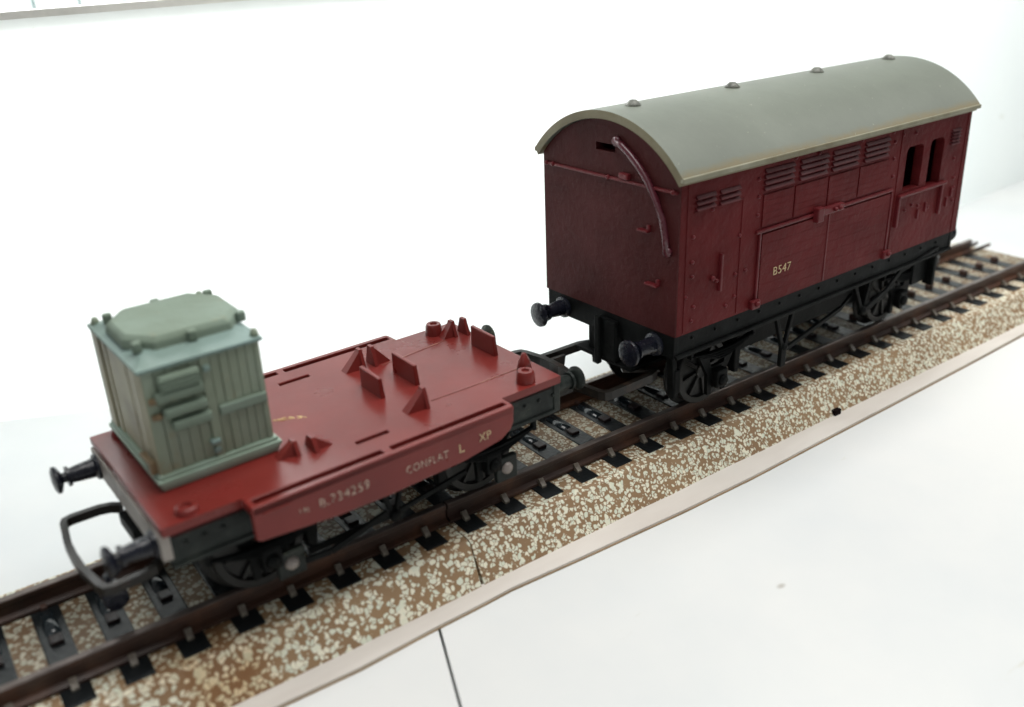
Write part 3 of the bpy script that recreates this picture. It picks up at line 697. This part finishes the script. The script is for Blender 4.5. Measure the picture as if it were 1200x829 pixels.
b = MB(); b.lathe((26.0, -9.3, FZ-0.1), (0, 0, 1), [(0, 1.3), (1.8, 0.95), (3.0, 0.35), (3.2, 0)], 6); b.build('corner_lug', RED, fw)
for u, v in ((24.1, 11.7), (24.0, -12.1), (-25.4, -12.2), (-25.4, 11.9)):
    h = 1.9 if u > 0 else 0.9
    b = MB(); b.lathe((u, v, FZ-0.1), (0, 0, 1), [(0, 1.42), (h*0.8, 1.3), (h, 1.1), (h+0.02, 0.62), (h-0.3, 0.5), (h-0.3, 0)], 20); b.build('round_boss', RED, fw, 40)
for ps in ([(11.5, 6.9, FZ), (17, 7.4, FZ+0.02), (24, 8.2, FZ)], [(10.5, -8.0, FZ), (18, -8.1, FZ+0.02), (26, -7.9, FZ)]):
    b = MB(); b.tube(ps, 0.09, 6); b.build('moulding_line', SCUFF, fw)
b = MB()
for k in range(46):
    t = random.random(); u = -9.6+t*4.6+random.uniform(-.3, .3); v = 2.3-2.6*t+random.uniform(-.35, .35)+ (1.6 if t < 0.25 else 0)
    r = random.uniform(0.12, 0.36)*(1-0.3*t); b.lathe((u, v, FZ-0.02), (random.uniform(-.2, .2), random.uniform(-.2, .2), 1), [(0, r), (r*0.3, r*0.8), (r*0.45, 0)], 7)
tag(b.build('glue_residue', CRUST, fw), 'yellowish crust of dried glue beside the container')
# underframe
for s in (-1, 1):
    lo, hi = sorted((s*13.2, s*12.2))
    b = MB(); b.box(-FL+0.6, FL-0.6, lo, hi, 10.6, FZ-1.2, 0.12)
    lo2, hi2 = sorted((s*13.5, s*12.2)); b.box(-FL+0.6, FL-0.6, lo2, hi2, 10.3, 10.9, 0.12)
    for k in range(6): b.lathe((-26.5+k*2.2 if k < 3 else 15+k*2.6, s*13.2, 13.2), (0, s, 0), [(0, 0.3), (0.2, 0.25), (0.3, 0)], 8)
    b.build('solebar', GREYB, fw)
b = MB(); b.box(-FL+1.2, FL-1.2, -12.2, 12.2, 12.6, FZ-2.0, 0); b.build('underfloor', BLACK, fw)
for s in (-1, 1):
    b = MB(); x0, x1 = sorted((s*(FL-0.9), s*(FL+0.3))); b.box(x0, x1, -13.4, 13.4, 11.7 if s < 0 else 10.3, FZ-1.2, 0.18); b.build('headstock', BEAM if s < 0 else GREYB, fw)
    for v in (-11.2, 11.2): buffer(fw, s*(FL+0.3), v, 13.2, s, 5.6, 1.85, 1.15, BLACK_G if s < 0 else GREYB)
    b = MB(); x0, x1 = sorted((s*(FL-4), s*(FL+0.8))); b.box(x0, x1, -3.0, 3.0, 8.6, 10.5, 0.2); b.build('coupling_mount', BLACK, fw)
for u in (-17.0, 17.0): wheelset(fw, u, 6.0)
b = MB(); b.box(-9.8, 9.8, -7.5, 7.5, 5.0, 12.7, 0.3); b.build('shade_block', BLACK, fw)  # added block that closes and darkens the gap under the deck
for s in (-1, 1):
    for u in (-17.0, 17.0):
        g = axleguard(fw, u, s, 11.0, 6.0, 5.0, BLACK, v=12.0)
        b = MB(); b.lathe((u+2.4, s*12.9, 4.2), (0, s, 0), [(0, 0.95), (0.35, 0.85), (0.6, 0.5), (0.7, 0)], 16); b.build('bearing_stud', STUD, g, 40)
        b = MB(); lo, hi = sorted((s*12.0, s*12.9)); b.box(u+0.6, u+4.3, lo, hi, 2.2, 6.0, 0.2); b.build('bearing_plate', GREYB, g)
b = MB(); Yb = -13.0
b.bar((-1.6, Yb, 10.6), (0.2, Yb, 4.4), 0.6, 0.7); b.bar((2.2, Yb, 10.6), (0.4, Yb, 4.4), 0.6, 0.6); b.lathe((0.3, Yb, 4.8), (0, -1, 0), [(0, 0.9), (0.7, 0.8), (0.8, 0)], 10); b.build('brake_hanger', BLACK, fw)
b = MB(); b.bar((0.3, Yb, 4.9), (12.5, Yb+0.6, 6.2), 0.5, 0.7); b.bar((-12, Yb+0.6, 4.4), (0.3, Yb, 4.9), 0.5, 0.9); b.build('brake_rod', BLACK, fw)
b = MB(); b.bar((-9.5, Yb-0.6, 3.9), (-1.0, Yb-0.6, 6.0), 0.5, 0.9); b.bar((-9.6, Yb-0.6, 3.9), (-13.0, Yb-0.6, 4.2), 0.5, 0.8); b.build('brake_lever', BLACK, fw)
for s in (-1, 1):
    for u in (-10.2, 10.2):
        b = MB(); d = 1 if u < 0 else -1
        b.bar((u+d*1.0, s*9.3, 11.5), (u, s*9.3, 2.8), 1.4, 1.0); b.box(u-0.8, u+0.6, s*9.3-0.8, s*9.3+0.8, 3.6, 8.0, 0.25); b.build('brake_block', BLACK, fw)
coupling(fw, -1, -FL+0.2, 8.1, 6.6, 9.0, COUP, 0.2, (0.5, 0.7), hook=False)
b = MB(); b.tube([(-27, -1.9, 8.2), (-31, -1.9, 7.2), (-33.6, -1.9, 5.0), (-33.9, -1.9, 3.2)], 0.7, 8); b.lathe((-33.4, -3.4, 2.4), (0, 1, 0), [(0, 1.2), (0.2, 1.5), (2.8, 1.5), (3.0, 1.2)], 16); b.build('coupling_hook', BLACK_G, fw)
coupling(fw, 1, FL-0.2, 9.5, 9.6, 6.9, COUP, 0.3, (0.6, 1.35), hook=True)
b = MB(); b.box(35.2, 36.4, -2.2, -0.4, 2.6, 8.4, 0.3); b.build('coupling_hook', COUP, fw)

# ------------------------------------------------------------------ container
co = thing('freight_container', (FX, FY, 0), FA, 'grey-green plankwood container with raised hatch standing on the red flat wagon', 'container')
U0, U1, V0, V1, Z0, Z1 = -25.9, -11.7, -6.0, 12.6, 17.7, 31.5
b = MB(); b.box(U0+0.25, U1-0.25, V0+0.25, V1-0.25, FZ+0.02, Z1+0.2, 0); b.build('shell', GREEN, co)
# base skirt
b = MB()
b.hexa([(U0-0.15, V0-0.5, FZ+0.02), (U0-0.55, V0-0.75, Z0-0.3), (U0-0.15, V1+0.2, FZ+0.02), (U0-0.55, V1+0.5, Z0-0.3), (U1+0.1, V0-0.5, FZ+0.02), (U1+0.6, V0-0.75, Z0-0.3), (U1+0.1, V1+0.2, FZ+0.02), (U1+0.6, V1+0.5, Z0-0.3)], 0.25)
b.box(U0-0.6, U1+0.75, V0-0.7, V1+0.6, Z0-0.45, Z0+0.1, 0.16); b.box(U0-0.3, U1+0.4, V0-0.4, V1+0.3, Z0+0.1, Z0+0.6, 0.14)
b.build('base_skirt', GREEN_S, co)
# vertical boards, near face, in two door leaves, and the far face
def vboards(u0, u1, n, v, z0, z1, proud, name, mat=GREEN):
    b = MB(); w = (u1-u0)/n
    for k in range(n):
        d = proud*random.uniform(0.8, 1.15)
        lo, hi = sorted((v, v+d)); b.box(u0+k*w+0.03, u0+(k+1)*w-0.03, lo, hi, z0, z1, 0.14)
    return b.build(name, mat, co)
vn = V0+0.25
dl = vboards(U0+1.5, -19.2, 4, vn, Z0+0.6, Z1-0.2, -0.3, 'door'); dr = vboards(-17.9, U1-0.7, 5, vn, Z0+0.6, Z1-0.2, -0.3, 'door')
vboards(U0+0.6, U1-0.6, 12, V1-0.25, Z0+0.6, Z1-0.2, 0.3, 'rear_boarding')
b = MB(); b.box(-19.15, -17.95, vn-0.5, vn+0.05, Z0+0.5, Z1, 0.14); b.box(U0+0.1, U0+1.45, vn-0.4, vn+0.05, Z0+0.5, Z1, 0.14); b.box(U1-0.75, U1-0.1, vn-0.4, vn+0.05, Z0+0.5, Z1, 0.12); b.build('door_post', GREEN, co)
b = MB()
for z0, z1, u0, u1 in ((28.9, 30.7, -24.2, -19.4), (27.6, 28.8, -24.9, -19.3), (25.5, 26.7, -24.3, -19.2), (23.6, 24.9, -23.6, -18.9)):
    b.box(u0, u1, vn-1.4, vn+0.05, z0, z1, 0.42)
for z in (30.3, 29.7, 29.1): b.box(-24.3, -19.5, vn-1.52, vn-1.2, z-0.12, z+0.12, 0.05)
b.build('louvre', GREEN_H, co)
b = MB(); b.box(-17.8, U1-0.1, vn-0.8, vn+0.05, 23.5, 24.8, 0.4); b.build('cross_batten', GREEN_H, co)
for q in ((-19.6, -18.4, vn-0.95, vn+0.05, 20.2, 20.8, 0.2), (-19.3, -18.5, vn-0.7, vn+0.05, 18.9, 19.6, 0.15), (-18.9, -18.1, vn-0.8, vn, 29.6, 30.4, 0.15)):
    b = MB(); b.box(*q); b.build('door_catch', GREEN_L, co)
for z in (27.9, 25.9):
    b = MB(); b.box(-25.6, -24.4, vn-0.8, vn, z-0.4, z+0.3, 0.15); b.lathe((-24.9, vn-0.7, z), (0, -1, 0), [(0, 0.4), (0.3, 0.35), (0.4, 0)], 8); b.build('hinge', BRASSY, co)
# end faces
for s, ue in ((-1, U0), (1, U1)):
    e = ue-s*0.25
    def bx(v0, v1, z0, z1, d):
        lo, hi = sorted((e, e+s*d)); b = MB(); b.box(lo, hi, v0, v1, z0, z1, 0.12); b.build('end_post', GREEN_E, co)
    b = MB(); lo, hi = sorted((e-s*0.1, e+s*0.05)); b.box(lo, hi, V0+0.3, V1-0.3, Z0+0.5, Z1, 0.02); b.build('end_panel', GREEN_E, co)
    bx(V0+0.05, V0+0.9, Z0+0.5, Z1, 0.3); bx(V1-2.6, V1-0.05, Z0+0.5, Z1, 0.45); bx(V1-4.6, V1-3.2, Z0+0.5, Z1, 0.2); bx(V0+2.4, V0+3.0, Z0+0.5, Z1, 0.15); bx(V0+6.0, V0+6.5, Z0+0.5, Z1, 0.15)
b = MB(); b.box(U0-0.8, U0, -5.3, -1.2, 19.2, 19.7, 0.15); b.box(U0-0.9, U0, -5.6, -4.5, 18.4, 20.1, 0.2); b.build('shackle', BRASSY, co)
# lid
b = MB(); b.box(U0-0.35, U1+0.45, V0-0.45, V1+0.4, Z1-0.05, Z1+0.45, 0.14)
um, vm = (U0+U1)/2, (V0+V1)/2
b.hexa([(U0-0.15, V0-0.25, Z1+0.44), (U0+1.6, V0+3.4, Z1+1.1), (U0-0.15, V1+0.2, Z1+0.44), (U0+1.6, V1-2.6, Z1+1.1), (U1+0.25, V0-0.25, Z1+0.44), (U1-1.2, V0+3.4, Z1+1.1), (U1+0.25, V1+0.2, Z1+0.44), (U1-1.2, V1-2.6, Z1+1.1)], 0.1)
b.build('lid', GREEN_L, co)
def octa(u0, u1, v0, v1, c): return [(u0+c, v0), (u1-c, v0), (u1, v0+c*1.3), (u1, v1-c*1.3), (u1-c, v1), (u0+c, v1), (u0, v1-c*1.3), (u0, v0+c*1.3)]
b = MB(); bm = b.bm
lo = [bm.verts.new((a, c, Z1+0.9)) for a, c in octa(-25.5, -10.9, -3.1, 10.6, 2.6)]; md = [bm.verts.new((a, c, Z1+1.9)) for a, c in octa(-25.3, -11.1, -2.9, 10.4, 2.6)]; hi = [bm.verts.new((a, c, Z1+2.35)) for a, c in octa(-24.8, -11.6, -2.3, 9.8, 2.6)]
for A, B in ((lo, md), (md, hi)):
    for i in range(8): bm.faces.new((A[i], A[(i+1) % 8], B[(i+1) % 8], B[i]))
bm.faces.new(hi); bm.faces.new(lo[::-1])
bmesh.ops.bevel(bm, geom=bm.edges[:], offset=0.1, segments=2, affect='EDGES')
ht = b.build('roof_hatch', GREEN_H, co)
for u, v in ((-18.4, -3.1), (-24.6, -2.3), (-11.6, -1.2), (-18.2, 10.5), (-24.4, 9.6), (-11.8, 9.0)):
    b = MB(); b.box(u-0.55, u+0.55, v-0.5, v+0.5, Z1+1.0, Z1+2.35, 0.3); b.build('hatch_clamp', GREEN_H, ht)
for u, v in ((U0+0.5, V1-0.6), (U1-0.2, V0+0.4), (U1-0.3, V1-0.7), (U0+0.3, V0+3)):
    if v == V0+3: continue
    b = MB(); b.lathe((u, v, Z1+0.3), (0, 0, 1), [(0, 0.6), (0.7, 0.5), (1.1, 0.3), (1.2, 0)], 8); b.build('lifting_lug', GREEN, co)

# ------------------------------------------------------------------ light
w = bpy.data.worlds.new('World'); sc.world = w; w.use_nodes = True
bg = w.node_tree.nodes['Background']; bg.inputs['Color'].default_value = (0.97, 1.0, 1.0, 1); bg.inputs['Strength'].default_value = 0.21
def area(name, loc, tgt, size, power, color=(1, 1, 1), sy=None):
    l = bpy.data.lights.new(name, 'AREA'); l.energy = power; l.color = color; l.size = size*S
    if sy: l.shape = 'RECTANGLE'; l.size_y = sy*S
    o = bpy.data.objects.new(name, l); col.objects.link(o)
    o.location = [c*S for c in loc]; d = Vector(tgt)-Vector(loc); o.rotation_euler = d.to_track_quat('-Z', 'Y').to_euler()
    return o
area('overhead_lamp', (118, -20, 270), (118, 25, 0), 300, 98, (1.0, 0.99, 0.965), 150)
area('added_fill', (-160, -190, 210), (60, 0, 10), 150, 9, (0.95, 0.98, 1.0))  # weak fill added from the camera side; no window is known there

area('panel_backlight', (235, 185, 125), (230, 60, 25), 460, 205, (0.98, 1.0, 0.99), 70)  # backlight added to whiten the panel; no window stands here

area('panel_fill', (265, -60, 150), (225, 45, 25), 90, 11, (1.0, 1.0, 0.97))  # extra lamp added to brighten the right end of the panel

# ------------------------------------------------------------------ camera
cam = bpy.data.cameras.new('camera'); co_ = bpy.data.objects.new('camera', cam); col.objects.link(co_)
yaw, pit, rol = R(34.973), R(-24.219), R(-2.343)
cy, sy_, cp, sp = math.cos(yaw), math.sin(yaw), math.cos(pit), math.sin(pit)
f = Vector((sy_*cp, cy*cp, sp)); r_ = Vector((cy, -sy_, 0)); u_ = r_.cross(f)
c_, s_ = math.cos(rol), math.sin(rol)
X, Yv = r_*c_+u_*s_, -r_*s_+u_*c_
M = Matrix((X, Yv, -f)).transposed().to_4x4(); M.translation = Vector((-16.248, -107.026, 74.0))*S
co_.matrix_world = M
cam.sensor_width = 36; cam.lens = 1075.98/1200*36
cam.clip_start = 0.01; cam.clip_end = 100
cam.dof.use_dof = True; cam.dof.focus_distance = 1.5; cam.dof.aperture_fstop = 1.8
sc.camera = co_
sc.view_settings.view_transform = 'Standard'; sc.view_settings.look = 'None'; sc.view_settings.exposure = 0.0; sc.view_settings.gamma = 1
sc.render.engine = 'CYCLES'
